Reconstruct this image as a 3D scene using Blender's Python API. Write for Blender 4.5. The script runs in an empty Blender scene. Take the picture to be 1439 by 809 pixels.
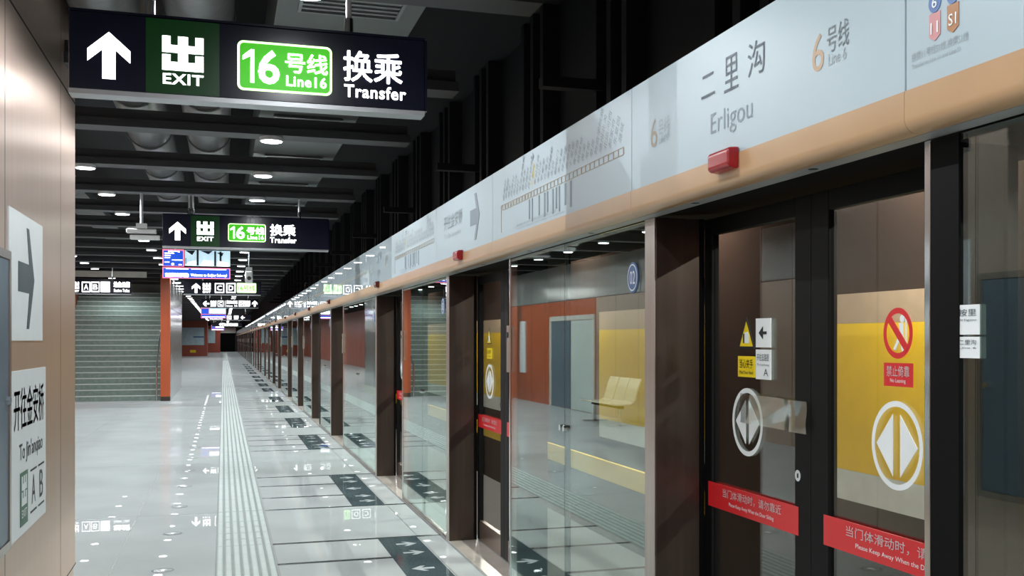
import bpy, bmesh, math, random
from mathutils import Vector, Matrix
random.seed(6)
sc = bpy.context.scene
COL = sc.collection

# ------------------------------------------------------------------ camera, world, exposure
F, CX, CY, H = 1560.0, 849.0, 477.0, 1.65           # focal length and principal point for the 1439 x 809 frame
TH = math.atan(535.0 / F)
S_, C_ = math.sin(TH), math.cos(TH)
cd = bpy.data.cameras.new('camera'); cam = bpy.data.objects.new('camera', cd); COL.objects.link(cam)
cam.location = (0, 0, H); cam.rotation_euler = (math.pi / 2, 0, -TH)
cd.sensor_fit = 'HORIZONTAL'; cd.sensor_width = 36; cd.lens = F / 1439 * 36
cd.shift_x = (719.5 - CX) / 1439; cd.shift_y = (CY - 404.5) / 1439
cd.clip_start = .05; cd.clip_end = 400
sc.camera = cam
w = bpy.data.worlds.new('world'); sc.world = w; w.use_nodes = True
w.node_tree.nodes['Background'].inputs[0].default_value = (.02, .022, .026, 1)
w.node_tree.nodes['Background'].inputs[1].default_value = .3
sc.view_settings.view_transform = 'Standard'; sc.view_settings.look = 'None'
sc.view_settings.gamma = 1; sc.view_settings.use_curve_mapping = False
EXPOSURE = 0.0
LAMP = 14.0                                           # strength of the downlights' lenses
SPOT = 76.0                                          # watts of each downlight's beam
TUBE = 6.0                                            # strength of the fill tubes added over the tracks
FILL_TUBE_W = 260.0                                         # watts of each added fill tube
sc.view_settings.exposure = EXPOSURE
try:
    sc.cycles.max_bounces = 10; sc.cycles.glossy_bounces = 6; sc.cycles.transparent_max_bounces = 40
    sc.cycles.sample_clamp_indirect = 6
except Exception:
    pass

# ------------------------------------------------------------------ rays through the photograph onto real planes
def _ray(u, v):
    x, y = (u - CX) / F, (CY - v) / F
    return S_ + x * C_, C_ - x * S_, y
def onX(u, v, X):
    a, b, c = _ray(u, v); t = X / a
    return b * t, H + c * t                            # Y, Z
def onY(u, v, Y):
    a, b, c = _ray(u, v); t = Y / b
    return a * t, H + c * t                            # X, Z

# ------------------------------------------------------------------ materials
def lin(c):
    return tuple((x / 12.92 if x <= .04045 else ((x + .055) / 1.055) ** 2.4) for x in [q / 255 for q in c])
def mat(name, rgb, rough=.5, metal=0., emit=0., var=.06, scale=6., stretch=(1, 1, 1), bump=0., spec=.5, coat=0., rvar=.0, ecol=None):
    m = bpy.data.materials.new(name); m.use_nodes = True
    nt = m.node_tree; b = nt.nodes['Principled BSDF']
    tc = nt.nodes.new('ShaderNodeTexCoord'); mp = nt.nodes.new('ShaderNodeMapping')
    mp.inputs['Scale'].default_value = stretch
    nt.links.new(tc.outputs['Object'], mp.inputs[0])
    n = nt.nodes.new('ShaderNodeTexNoise'); n.inputs['Scale'].default_value = scale; n.inputs['Detail'].default_value = 5
    nt.links.new(mp.outputs[0], n.inputs['Vector'])
    r = nt.nodes.new('ShaderNodeValToRGB')
    c = lin(rgb)
    r.color_ramp.elements[0].position = .3; r.color_ramp.elements[1].position = .7
    r.color_ramp.elements[0].color = (*[x * (1 - var) for x in c], 1)
    r.color_ramp.elements[1].color = (*[min(1, x * (1 + var)) for x in c], 1)
    nt.links.new(n.outputs[0], r.inputs[0]); nt.links.new(r.outputs[0], b.inputs['Base Color'])
    b.inputs['Roughness'].default_value = rough; b.inputs['Metallic'].default_value = metal
    b.inputs['Specular IOR Level'].default_value = spec
    b.inputs['Coat Weight'].default_value = coat; b.inputs['Coat Roughness'].default_value = .03
    if rvar:
        mr = nt.nodes.new('ShaderNodeMapRange'); mr.inputs[3].default_value = max(0, rough - rvar); mr.inputs[4].default_value = rough + rvar
        nt.links.new(n.outputs[0], mr.inputs[0]); nt.links.new(mr.outputs[0], b.inputs['Roughness'])
    if bump:
        bp = nt.nodes.new('ShaderNodeBump'); bp.inputs['Strength'].default_value = bump; bp.inputs['Distance'].default_value = .01
        nt.links.new(n.outputs[0], bp.inputs['Height']); nt.links.new(bp.outputs[0], b.inputs['Normal'])
    if emit:
        b.inputs['Emission Color'].default_value = (*lin(ecol or rgb), 1); b.inputs['Emission Strength'].default_value = emit
    return m
def glass(name, tint, f0, rough=0.):
    m = bpy.data.materials.new(name); m.use_nodes = True
    nt = m.node_tree; nt.nodes.clear()
    o = nt.nodes.new('ShaderNodeOutputMaterial'); mx = nt.nodes.new('ShaderNodeMixShader')
    t = nt.nodes.new('ShaderNodeBsdfTransparent'); g = nt.nodes.new('ShaderNodeBsdfGlossy'); fr = nt.nodes.new('ShaderNodeMath')
    n = nt.nodes.new('ShaderNodeTexNoise'); n.inputs['Scale'].default_value = 1.3
    bp = nt.nodes.new('ShaderNodeBump'); bp.inputs['Strength'].default_value = .012; bp.inputs['Distance'].default_value = .02
    nt.links.new(n.outputs[0], bp.inputs['Height']); nt.links.new(bp.outputs[0], g.inputs['Normal'])
    t.inputs[0].default_value = (*tint, 1); g.inputs['Roughness'].default_value = rough; g.inputs[0].default_value = (.95, 1, .98, 1)
    # reflectance at each face by Schlick's rule, the same seen from either side
    ge = nt.nodes.new('ShaderNodeNewGeometry'); dt = nt.nodes.new('ShaderNodeVectorMath'); dt.operation = 'DOT_PRODUCT'
    nt.links.new(ge.outputs['Normal'], dt.inputs[0]); nt.links.new(ge.outputs['Incoming'], dt.inputs[1])
    ab = nt.nodes.new('ShaderNodeMath'); ab.operation = 'ABSOLUTE'; nt.links.new(dt.outputs['Value'], ab.inputs[0])
    om = nt.nodes.new('ShaderNodeMath'); om.operation = 'SUBTRACT'; om.inputs[0].default_value = 1; nt.links.new(ab.outputs[0], om.inputs[1])
    pw = nt.nodes.new('ShaderNodeMath'); pw.operation = 'POWER'; pw.inputs[1].default_value = 5; nt.links.new(om.outputs[0], pw.inputs[0])
    fr.operation = 'MULTIPLY_ADD'; fr.inputs[1].default_value = 1 - f0; fr.inputs[2].default_value = f0; nt.links.new(pw.outputs[0], fr.inputs[0])
    nt.links.new(fr.outputs[0], mx.inputs[0]); nt.links.new(t.outputs[0], mx.inputs[1]); nt.links.new(g.outputs[0], mx.inputs[2])
    nt.links.new(mx.outputs[0], o.inputs[0])
    return m

def polished(m, lo, hi):
    """stone with a thin clear polish: a mirror layer of limited strength over the diffuse stone"""
    nt = m.node_tree; b = nt.nodes['Principled BSDF']; o = nt.nodes['Material Output']
    b.inputs['Specular IOR Level'].default_value = 0; b.inputs['Roughness'].default_value = .9
    lw = nt.nodes.new('ShaderNodeLayerWeight'); lw.inputs['Blend'].default_value = .5
    pw = nt.nodes.new('ShaderNodeMath'); pw.operation = 'POWER'; pw.inputs[1].default_value = 4; nt.links.new(lw.outputs['Facing'], pw.inputs[0])
    ma = nt.nodes.new('ShaderNodeMath'); ma.operation = 'MULTIPLY_ADD'; ma.inputs[1].default_value = hi - lo; ma.inputs[2].default_value = lo
    nt.links.new(pw.outputs[0], ma.inputs[0])
    g = nt.nodes.new('ShaderNodeBsdfGlossy'); g.inputs['Roughness'].default_value = 0
    n = nt.nodes.new('ShaderNodeTexNoise'); n.inputs['Scale'].default_value = 5
    bp = nt.nodes.new('ShaderNodeBump'); bp.inputs['Strength'].default_value = .02; bp.inputs['Distance'].default_value = .01
    nt.links.new(n.outputs[0], bp.inputs['Height']); nt.links.new(bp.outputs[0], g.inputs['Normal'])
    mx = nt.nodes.new('ShaderNodeMixShader'); nt.links.new(ma.outputs[0], mx.inputs[0])
    nt.links.new(b.outputs[0], mx.inputs[1]); nt.links.new(g.outputs[0], mx.inputs[2]); nt.links.new(mx.outputs[0], o.inputs[0])
    return m

M = dict(
    floor=mat('floor_stone', (182, 189, 190), 0, var=.05, scale=1.3, spec=.5, bump=.01),
    stone_pale=mat('stone_pale', (176, 182, 182), .1, var=.04, scale=2, spec=.6),
    joint=mat('joint_dark', (30, 42, 42), .25),
    joint_thin=mat('joint_grey', (120, 124, 122), .5),
    inlay=mat('inlay_granite', (74, 88, 92), 0, var=.3, scale=60, spec=.6),
    tactile=mat('tactile_stone', (168, 180, 178), .5, spec=.15), tactile_shaded_base=mat('tactile_shaded_base', (112, 124, 122), .5, var=.08, scale=9, spec=.15), arrowpale=mat('arrow_inlay_pale', (168, 178, 182), .3),
    sill=mat('sill_steel', (196, 190, 180), .3, 0.35),
    ceiling=mat('ceiling_paint', (26, 28, 32), .8),
    beam=mat('beam_paint', (46, 48, 52), .55),
    duct=mat('duct_foil', (120, 122, 124), .35, .3, scale=12, var=.15, bump=.2),
    duct_dark=mat('duct_panel', (92, 98, 98), .5),
    black=mat('matt_black', (8, 8, 9), .8, spec=.1),
    darkwall=mat('trackside_panel', (20, 22, 28), .6),
    concrete=mat('tunnel_concrete', (70, 66, 62), .8, var=.15),
    tunnel_brown=mat('tunnel_brown', (44, 33, 28), .9, spec=0, var=.12, stretch=(1, 1, 20)),
    yellow=mat('yellow_enamel', (236, 190, 10), .35, var=.04),
    beige=mat('beige_enamel', (176, 150, 122), .4),
    whitewall=mat('white_enamel', (206, 206, 198), .4),
    copper=mat('brushed_copper_steel', (230, 208, 194), .38, .8, var=.03, scale=3, stretch=(9, 9, .2)),
    groove=mat('groove', (48, 36, 30), .6),
    orangewall=mat('terracotta_panel', (176, 82, 44), .28, var=.05, scale=2, spec=.5),
    redwall=mat('red_brown_panel', (150, 72, 54), .35, var=.05),
    silver=mat('silver_panel', (206, 208, 206), .18, .6, var=.05, stretch=(4, 4, .4)),
    chrome=mat('chrome', (220, 222, 224), .12, 1.),
    steel=mat('bright_steel', (186, 176, 168), .3, .9, var=.08, stretch=(8, 8, .3)),
    column=mat('bronze_steel', (84, 74, 68), .3, .85, var=.1, scale=3, stretch=(9, 9, .3), rvar=.04),
    kick=mat('kick_steel', (150, 134, 124), .25, .8, stretch=(.4, .4, 12), var=.08),
    frame=mat('door_frame_black', (9, 9, 10), .5, spec=.15),
    gasket=mat('rubber_gasket', (5, 5, 6), .6, spec=.1),
    glass=glass('door_glass', (.88, .95, .92), .14),
    glassleaf=glass('leaf_glass', (.95, .97, .95), .07),
    glassedge=mat('glass_edge', (150, 178, 174), .15, .3),
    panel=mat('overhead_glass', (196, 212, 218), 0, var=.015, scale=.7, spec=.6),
    panelfilm=mat('overhead_film', (170, 187, 195), .38, var=.015, scale=.7, spec=.3),
    orange=mat('orange_enamel', (180, 146, 110), .3, var=.03),
    underside=mat('underside_grey', (158, 160, 160), .4, .2),
    ink=mat('grey_ink', (112, 126, 138), .4),
    inkpale=mat('pale_ink', (150, 162, 168), .4),
    gold=mat('gold_ink', (176, 146, 116), .4),
    mapgold=mat('map_gold', (150, 140, 124), .4),
    blueink=mat('blue_ink', (84, 116, 170), .4),
    rose=mat('rose_ink', (198, 140, 142), .4),
    brownink=mat('brown_ink', (168, 118, 78), .4),
    white=mat('white_film', (226, 232, 234), .4, var=.02),
    red=mat('red_film', (206, 34, 40), .35, var=.02),
    redlamp=mat('red_lens', (140, 14, 26), .25, emit=.06, ecol=(200, 20, 30)),
    darklamp=mat('dark_red_lens', (84, 24, 20), .2, coat=.3),
    yfilm=mat('yellow_film', (234, 206, 24), .4),
    ink_black=mat('black_ink', (24, 28, 32), .5),
    tealink=mat('slate_ink', (62, 78, 86), .45),
    greenink=mat('green_ink', (54, 104, 84), .45),
    blue=mat('blue_film', (58, 96, 150), .4),
    signface=mat('sign_face', (26, 30, 48), .18, var=.05, spec=.5),
    signgreen=mat('sign_green', (20, 66, 32), .25, emit=.04, ecol=(30, 110, 40)),
    signtrim=mat('sign_trim', (176, 180, 184), .35, .5),
    litwhite=mat('lit_white', (255, 255, 255), .4, emit=3.6),
    litgreen=mat('lit_green', (64, 190, 10), .4, emit=.62, ecol=(66, 208, 8)),
    litline=mat('lit_pale_green', (190, 255, 150), .4, emit=2.2, ecol=(210, 255, 180)),
    litblue=mat('lit_blue', (20, 70, 190), .3, emit=1.0, ecol=(18, 76, 196)),
    litpink=mat('lit_pink', (255, 120, 150), .3, emit=1.2, ecol=(255, 130, 160)),
    litscene=mat('lit_scene', (150, 176, 190), .3, emit=1.1, var=.7, scale=7, ecol=(176, 204, 218)),
    litdark=mat('lit_dark_scene', (20, 34, 50), .3),
    lens=mat('lamp_lens', (255, 255, 255), .4, emit=LAMP, ecol=(246, 250, 255)),
    tube=mat('added_fill_tube', (255, 248, 236), .4, emit=TUBE, ecol=(255, 240, 220)),
    housing=mat('lamp_housing', (210, 212, 214), .4),
    pipe=mat('pipe_white', (206, 208, 210), .3, .2),
    stair=mat('stair_granite', (80, 92, 90), .22, var=.18, scale=14),
    stairriser=mat('stair_riser', (116, 134, 128), .25, var=.15, scale=10),
    nosing=mat('stair_nosing', (176, 190, 184), .35),
    screenwall=mat('grey_green_wall', (104, 122, 116), .3),
    camera=mat('camera_white', (216, 218, 218), .35),
    doorwhite=mat('door_white', (196, 208, 204), .4),
    doorblue=mat('door_slate', (92, 112, 128), .35, .1),
    benchsteel=mat('bench_steel', (222, 216, 196), .25, .3, scale=80, var=.25),
    film=glass('plastic_film', (.93, .95, .95), .26, .12),
    board=mat('map_board', (176, 204, 212), .3, var=.12, scale=3),
)

def brushed(m, an):
    nt = m.node_tree; b = nt.nodes['Principled BSDF']; t = nt.nodes.new('ShaderNodeTangent')
    t.direction_type = 'RADIAL'; t.axis = 'Z'
    b.inputs['Anisotropic'].default_value = an; nt.links.new(t.outputs[0], b.inputs['Tangent'])
brushed(M['copper'], .85)
polished(M['floor'], .07, .40); polished(M['stone_pale'], .05, .38); polished(M['inlay'], .05, .4)

# ------------------------------------------------------------------ mesh builder
class MB:
    def __init__(s, o=(0, 0, 0)):
        s.o = Vector(o); s.v = []; s.f = []
    def add(s, vs, fs):
        b = len(s.v); s.v += [tuple(Vector(p) - s.o) for p in vs]; s.f += [tuple(b + i for i in q) for q in fs]; return s
    def box(s, x0, x1, y0, y1, z0, z1):
        vs = [(x, y, z) for x in (x0, x1) for y in (y0, y1) for z in (z0, z1)]
        return s.add(vs, [(0, 1, 3, 2), (4, 6, 7, 5), (0, 4, 5, 1), (2, 3, 7, 6), (0, 2, 6, 4), (1, 5, 7, 3)])
    def prism(s, prof, axis, a0, a1):
        """closed 2-D outline swept along an axis: 'x' prof=(y,z), 'y' prof=(x,z), 'z' prof=(x,y)"""
        def P(p, a):
            return {'x': (a, p[0], p[1]), 'y': (p[0], a, p[1]), 'z': (p[0], p[1], a)}[axis]
        n = len(prof)
        vs = [P(p, a0) for p in prof] + [P(p, a1) for p in prof]
        fs = [tuple(range(n))[::-1], tuple(range(n, 2 * n))] + [(i, (i + 1) % n, n + (i + 1) % n, n + i) for i in range(n)]
        return s.add(vs, fs)
    def cyl(s, p0, p1, r, n=16, r1=None):
        p0, p1 = Vector(p0), Vector(p1); d = (p1 - p0).normalized()
        a = d.orthogonal().normalized(); b = d.cross(a); r1 = r if r1 is None else r1
        vs = [p0 + (a * math.cos(t) + b * math.sin(t)) * r for t in [2 * math.pi * i / n for i in range(n)]]
        vs += [p1 + (a * math.cos(t) + b * math.sin(t)) * r1 for t in [2 * math.pi * i / n for i in range(n)]]
        return s.add(vs, [tuple(range(n))[::-1], tuple(range(n, 2 * n))] + [(i, (i + 1) % n, n + (i + 1) % n, n + i) for i in range(n)])
    def tube(s, pts, r, n=10):
        pts = [Vector(p) for p in pts]; rings = []
        for i, p in enumerate(pts):
            d = (pts[min(i + 1, len(pts) - 1)] - pts[max(i - 1, 0)]).normalized()
            a = d.cross(Vector((.31, .17, .93))).normalized(); b = d.cross(a)
            rings.append([p + (a * math.cos(2 * math.pi * k / n) + b * math.sin(2 * math.pi * k / n)) * r for k in range(n)])
        vs = [q for g in rings for q in g]; fs = [tuple(range(n))[::-1], tuple(range(len(vs) - n, len(vs)))]
        for i in range(len(pts) - 1):
            for k in range(n):
                fs.append((i * n + k, i * n + (k + 1) % n, (i + 1) * n + (k + 1) % n, (i + 1) * n + k))
        return s.add(vs, fs)
    # flat lettering on a plane: frame = (origin, right, up, normal)
    def poly(s, fr, pts, off=.001, th=.0008):
        O, R, U, N = fr; n = len(pts)
        vs = [O + R * x + U * y + N * (off + th) for x, y in pts] + [O + R * x + U * y + N * (off - .0006) for x, y in pts]
        return s.add(vs, [tuple(range(n)), tuple(range(n, 2 * n))[::-1]] + [(i, (i + 1) % n, n + (i + 1) % n, n + i) for i in range(n)])
    def rect(s, fr, x0, y0, x1, y1, off=.001, th=.0008):
        return s.poly(fr, [(x0, y0), (x1, y0), (x1, y1), (x0, y1)], off, th)
    def ring(s, fr, cx, cy, r0, r1, off=.001, n=40, sx=1.):
        O, R, U, N = fr
        vs = []
        for r in (r0, r1):
            vs += [O + R * (cx + sx * r * math.cos(2 * math.pi * i / n)) + U * (cy + r * math.sin(2 * math.pi * i / n)) + N * (off + .0006) for i in range(n)]
        return s.add(vs, [(i, (i + 1) % n, n + (i + 1) % n, n + i) for i in range(n)])
    def disc(s, fr, cx, cy, r, off=.001, n=32):
        return s.poly(fr, [(cx + r * math.cos(2 * math.pi * i / n), cy + r * math.sin(2 * math.pi * i / n)) for i in range(n)], off)
    def text(s, fr, body, x0, y0, x1=None, y1=None, bold=0., off=.0015, keep=False, shear=0., rot=0.):
        """write body into the box; x1 None keeps the natural width"""
        wide = any(ord(q) > 0x2e80 for q in body)
        vs, fs, (a0, b0, a1, b1) = text_mesh(body, 0. if wide else bold)
        if wide and bold:
            n = len(vs); sh = [(0, 0), (bold, 0), (-bold, 0), (0, bold), (0, -bold)]
            fs = [tuple(i + k * n for i in f) for k in range(5) for f in fs]
            vs = [(x + dx, y + dy) for dx, dy in sh for x, y in vs]
        ky = (y1 - y0) / (b1 - b0); kx = ky if x1 is None else (x1 - x0) / (a1 - a0)
        O, R, U, N = fr; cr, sr = math.cos(rot), math.sin(rot); out = []
        for x, y in vs:
            X, Y = (x - a0) * kx, (y - b0) * ky
            X, Y = X * cr - Y * sr, X * sr + Y * cr
            out.append(O + R * (x0 + X) + U * (y0 + Y) + N * off)
        return s.add(out, fs)
    def build(s, name, m, parent=None, smooth=False, bevel=0.):
        me = bpy.data.meshes.new(name); me.from_pydata(s.v, [], s.f)
        bm = bmesh.new(); bm.from_mesh(me)
        bmesh.ops.recalc_face_normals(bm, faces=bm.faces) if not getattr(s, 'keepn', False) else None
        bm.to_mesh(me); bm.free()
        me.materials.append(m if not isinstance(m, str) else M[m])
        if smooth:
            for p in me.polygons: p.use_smooth = True
        o = bpy.data.objects.new(name, me); COL.objects.link(o)
        if parent is not None: o.parent = parent
        if parent is None or s.o.length: pass
        if parent is None: o.location = s.o
        if bevel:
            b = o.modifiers.new('bevel', 'BEVEL'); b.width = bevel; b.segments = 2; b.limit_method = 'ANGLE'
        if smooth:
            e = o.modifiers.new('split', 'EDGE_SPLIT'); e.split_angle = math.radians(35)
        return o
_tc = {}
def text_mesh(body, bold):
    k = (body, bold)
    if k not in _tc:
        c = bpy.data.curves.new('writing', 'FONT'); c.body = body; c.size = 1; c.resolution_u = 3; c.offset = bold; c.space_character = 1.1 if bold > .015 else 1
        o = bpy.data.objects.new('writing', c); COL.objects.link(o)
        dg = bpy.context.evaluated_depsgraph_get()
        me = bpy.data.meshes.new_from_object(o.evaluated_get(dg))
        vs = [(v.co.x, v.co.y) for v in me.vertices]; fs = [tuple(p.vertices) for p in me.polygons]
        bpy.data.objects.remove(o); bpy.data.curves.remove(c); bpy.data.meshes.remove(me)
        xs, ys = [a for a, _ in vs], [b for _, b in vs]
        _tc[k] = (vs, fs, (min(xs), min(ys), max(xs), max(ys)))
    return _tc[k]
V = Vector
def tag(o, label, cat, group=None):
    o['label'] = label; o['category'] = cat
    if group: o['group'] = group
    return o
def thing(name, loc, label, cat, group=None):
    o = bpy.data.objects.new(name, None); o.empty_display_size = .1; COL.objects.link(o); o.location = loc
    return tag(o, label, cat, group)
def struct(name, mb, m, **k):
    o = mb.build(name, m, **k); o['kind'] = 'structure'; return o
def dup(src, loc, label, group=None):
    c = src.copy(); COL.objects.link(c); c.location = loc; c['label'] = label
    if group: c['group'] = group
    for ch in src.children:
        d = ch.copy(); COL.objects.link(d); d.parent = c
        for g in ch.children:
            e = g.copy(); COL.objects.link(e); e.parent = d
    return c
ORD = ['nearest', 'second', 'third', 'fourth', 'fifth', 'sixth', 'seventh', 'eighth', 'ninth', 'tenth', 'eleventh', 'twelfth',
       'thirteenth', 'fourteenth', 'fifteenth', 'sixteenth', 'seventeenth', 'eighteenth', 'nineteenth', 'twentieth', 'twenty-first',
       'twenty-second', 'twenty-third', 'twenty-fourth', 'twenty-fifth', 'twenty-sixth', 'twenty-seventh', 'twenty-eighth',
       'twenty-ninth', 'thirtieth', 'thirty-first', 'thirty-second', 'thirty-third', 'thirty-fourth']
def nth(i): return ORD[i] if i == 0 else ORD[i]

# ================================================================== THE SETTING
YB, YE = -6.0, 160.0
XG = 1.745                # platform-side face of the glass screen
XL = 1.985                # platform-side face of the sliding leaves
XF = 1.64                 # face of the overhead panels
XP = -0.97                # face of the clad pillar
XW = -4.3                 # left wall
XT = 5.2                  # tunnel wall
struct('floor', MB().box(XW - 3, 2.03, YB, YE + 4, -.25, 0), 'floor')
struct('ceiling', MB().box(XW - 3, XT + 1, YB, YE + 4, 4.7, 4.9), 'ceiling')
struct('wall_platform_edge', MB().box(1.8, 2.02, YB, YE, -1.3, -.251), 'concrete')
struct('floor_track', MB().box(2.03, XT + .3, YB, YE + 4, -1.4, -1.2), 'concrete')
struct('wall_tunnel', MB().box(XT + .006, XT + .3, YB, YE + 4, -1.2, 4.7), 'tunnel_brown')
struct('trim_4', MB().box(XT - .05, XT, 11.6, YE, -.35, -.08), 'yellow')
# enamel panels fixed along the tunnel wall: beige over yellow over white
for y0, y1, where in ((7.0, 9.25, 'seen through the red-stickered sliding doors'), (11.6, 15.3, 'seen behind the bench reflection in the emergency door'),
                      (20.6, 24.2, 'seen through the second doorway'), (26.0, 31.5, 'seen behind the mirrored stairs in the glass')):
    r = bpy.data.objects.new('enamel_panel', None); COL.objects.link(r); r.location = (XT, y0, .245)
    r['label'] = 'yellow enamel panel on the tunnel wall ' + where; r['category'] = 'wall panel'; r['group'] = 'enamel panels on the tunnel wall'
    MB().box(-.03, 0, 0, y1 - y0, .265, 1.545).build('yellow_field', 'yellow', r)
    MB().box(-.03, 0, 0, y1 - y0, 1.546, 1.805).build('top_band', 'beige', r)
    MB().box(-.03, 0, 0, y1 - y0, 0, .264).build('white_base', 'whitewall', r)
# dark upper wall over the tracks: panels between upright fins, with ledges
mb = MB().box(2.9, 3.0, YB, YE, 2.9, 4.7)
struct('wall_upper_right', mb, 'darkwall')
mb = MB(); y = YB + .3
while y < 60:
    for k in range(3):
        mb.box(2.74, 2.9, y + k * .34, y + k * .34 + .1, 2.9, 4.69)
    y += 2.2
struct('trim_5', mb, 'darkwall')
mb = MB()
for k in range(-1, 13):
    mb.box(2.3, 2.89, 8.2 + 4.4 * k - .06, 8.2 + 4.4 * k + .06, 3.58, 3.66)
struct('trim_6', mb, 'darkwall')
struct('wall_end', MB().box(XW, XT, YE, YE + .3, 0, 4.7), 'darkwall')
struct('wall_back', MB().box(XW - 3, XT, YB - .3, YB, -1.2, 4.7), 'orangewall')

# left wall, clad in terracotta below a seam and in silver above
struct('wall_left', MB().box(XW - .3, XW, YB, 23.3, 0, 2.58), 'copper')
struct('wall_left_stair', MB().box(XW - .3, XW, 23.301, 32.4, 0, 2.58), 'orangewall')
struct('wall_left_upper', MB().box(XW - .3, XW, YB, 32.4, 2.6, 3.45), 'silver')
struct('wall_left_void', MB().box(XW - .3, XW - .1, YB, 32.4, 3.451, 4.7), 'black')
mb = MB(); y = YB + 1
while y < 32: mb.box(XW - .002, XW + .001, y, y + .012, 0, 3.45); y += 1.35
mb.box(XW - .02, XW + .001, YB, 32.4, 2.58, 2.6)
struct('trim_7', mb, 'groove')
struct('wall_left_far', MB().box(XW - .3, XW, 41.2, YE, 0, 3.4), 'redwall')

# floor pattern
mb = MB()
N0 = [.03, 4.42, 9.0, 13.54]
NS = [n + 19.5 * k for k in range(8) for n in N0]           # platform-facing near corner of every column
for n in NS:
    c = n - 1.0
    for d in (-1.33, -.48, .48, 1.33):
        if c + d > -5:
            mb.box(.375, 1.735 if abs(d) > 1 else 1.22, c + d - .03, c + d + .03, -.01, .0012)
struct('trim_8', mb, 'joint')
mb = MB()
y = 11.2 - 4.5 * 3
while y < 158:
    mb.box(XW, -.06, y - .005, y + .005, -.01, .001)
    y += 4.5
for x in (-.76, -2.2, -3.2): mb.box(x - .004, x + .004, YB, 158, -.01, .001)
mb.box(1.54, 1.548, YB, 158, -.01, .001); mb.box(1.725, 1.74, YB, 158, -.01, .0012)
mb.box(.37, .382, YB, 158, -.01, .0012)
struct('trim_9', mb, 'joint_thin')
# tactile strip: bars, full length in front of doors, in short studs between
mb = MB().box(-.058, .368, YB, 158, -.01, .0015)
struct('trim_10', mb, 'tactile_shaded_base')  # base coloured darker than the bars to give the shade between them
mb = MB()
def tbar(x0, x1, y0, y1):
    h = .0062
    mb.add([(x0, y0, .001), (x1, y0, .001), (x1, y1, .001), (x0, y1, .001), (x0 + .008, y0 + .006, h), (x1 - .008, y0 + .006, h), (x1 - .008, y1 - .006, h), (x0 + .008, y1 - .006, h)],
           [(4, 5, 6, 7), (0, 1, 5, 4), (1, 2, 6, 5), (2, 3, 7, 6), (3, 0, 4, 7)])
pitch = .0605
edges = [-5.0]
for n in NS:
    if n > 1: edges += [n - 2.33, n + .33]
for a, b in zip(edges[:-1], edges[1:]):
    if a > 90: continue
    solid = edges.index(a) % 2 == 1
    for i in range(7):
        x0 = -.058 + .004 + i * pitch
        if solid or i % 2 == 0:
            y = a
            while y < b - .02:
                y1 = b if solid else min(b, y + .62); tbar(x0 + .008, x0 + .05, y + .004, y1 - .004); y = y1
        else:
            y = a
            while y < b - .02:
                y1 = min(b, y + .31); tbar(x0 + .008, x0 + .05, y + .012, y1 - .012); y = y1
struct('trim_11', mb, 'tactile')

# ceiling beams
bp = MB().box(-4.6, 1.58, -.09, .09, 3.50, 3.585).box(-4.6, 1.6, -.13, .13, 3.43, 3.499)
bq = MB().box(-1.4, 1.58, -.09, .09, 3.50, 3.585).box(-1.4, 1.6, -.13, .13, 3.43, 3.499)
first = second = None
LY = [10.2 + 2.2 * k for k in range(-6, 68)]
for y in LY:
    if first is None:
        first = bp.build('ceiling_beam', 'beam'); first['kind'] = 'structure'; o = first
    elif y > 112:
        if second is None: second = o = bq.build('ceiling_beam', 'beam'); o['kind'] = 'structure'
        else: o = second.copy(); COL.objects.link(o)
    else:
        o = first.copy(); COL.objects.link(o)
    o.location = (0, y, 0)

# clad pillar on the left
Y0, Y1, xr = 2.4, 8.5, .06
prof = [(-2.6, Y0), (XP, Y0)] + [(XP - xr + xr * math.cos(a), Y1 - xr + xr * math.sin(a)) for a in [i * math.pi / 16 for i in range(9)]] + [(-2.6, Y1)]
struct('wall_pillar', MB().prism(prof, 'z', .1, 4.69), 'copper')
prof2 = [(x + (.0 if x < -2 else -.012), y) for x, y in prof]
struct('baseboard_pillar', MB().prism(prof2, 'z', 0, .099), 'copper')
mb = MB()
for y in (3.9, 5.84, 7.72): mb.box(XP - .01, XP + .0006, y - .004, y + .004, .1, 4.69)
mb.box(XP - .01, XP + .0008, Y0, Y1 - .05, 3.272, 3.285)
mb.box(XP - .01, XP + .0008, Y0, Y1 - .02, .095, .105)
struct('trim_12', mb, 'groove')

# ================================================================== PLATFORM SCREEN
FR_G = lambda o: (V(o), V((0, -1, 0)), V((0, 0, 1)), V((-1, 0, 0)))     # lettering that faces the platform
def fx(X, n, T=0):      # frame on plane X whose local x runs from Y=n (0) towards the camera
    return (V((X, n, 0)), V((0, -1, 0)), V((0, 0, 1)), V((-1, 0, 0)))

# --- columns
col0 = thing('screen_column', (XG, 0, 0), '', 'column', 'columns of the platform screen')
MB().box(.004, .21, 0, .12, 0, 2.172).build('body', 'column', col0, bevel=.004)
MB().box(0, .0035, .002, .118, 0, 2.172).build('front_plate', 'steel', col0)
MB().box(.211, .232, .0, .1, 0, 2.172).build('gasket', 'gasket', col0)
for i, n in enumerate(NS):
    if i == 0: lab = 'bronze steel column of the screen beside the camera, beyond the right edge'
    elif i == 1: lab = 'wide dark bronze column just left of the door with the prohibition sign'
    else: lab = 'dark bronze column of the glass platform screen, %s one from the camera' % nth(i - 1)
    if i == 0: o = col0; o['label'] = lab; o.location = (XG, n, 0)
    else: o = dup(col0, (XG, n, 0), lab)

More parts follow.
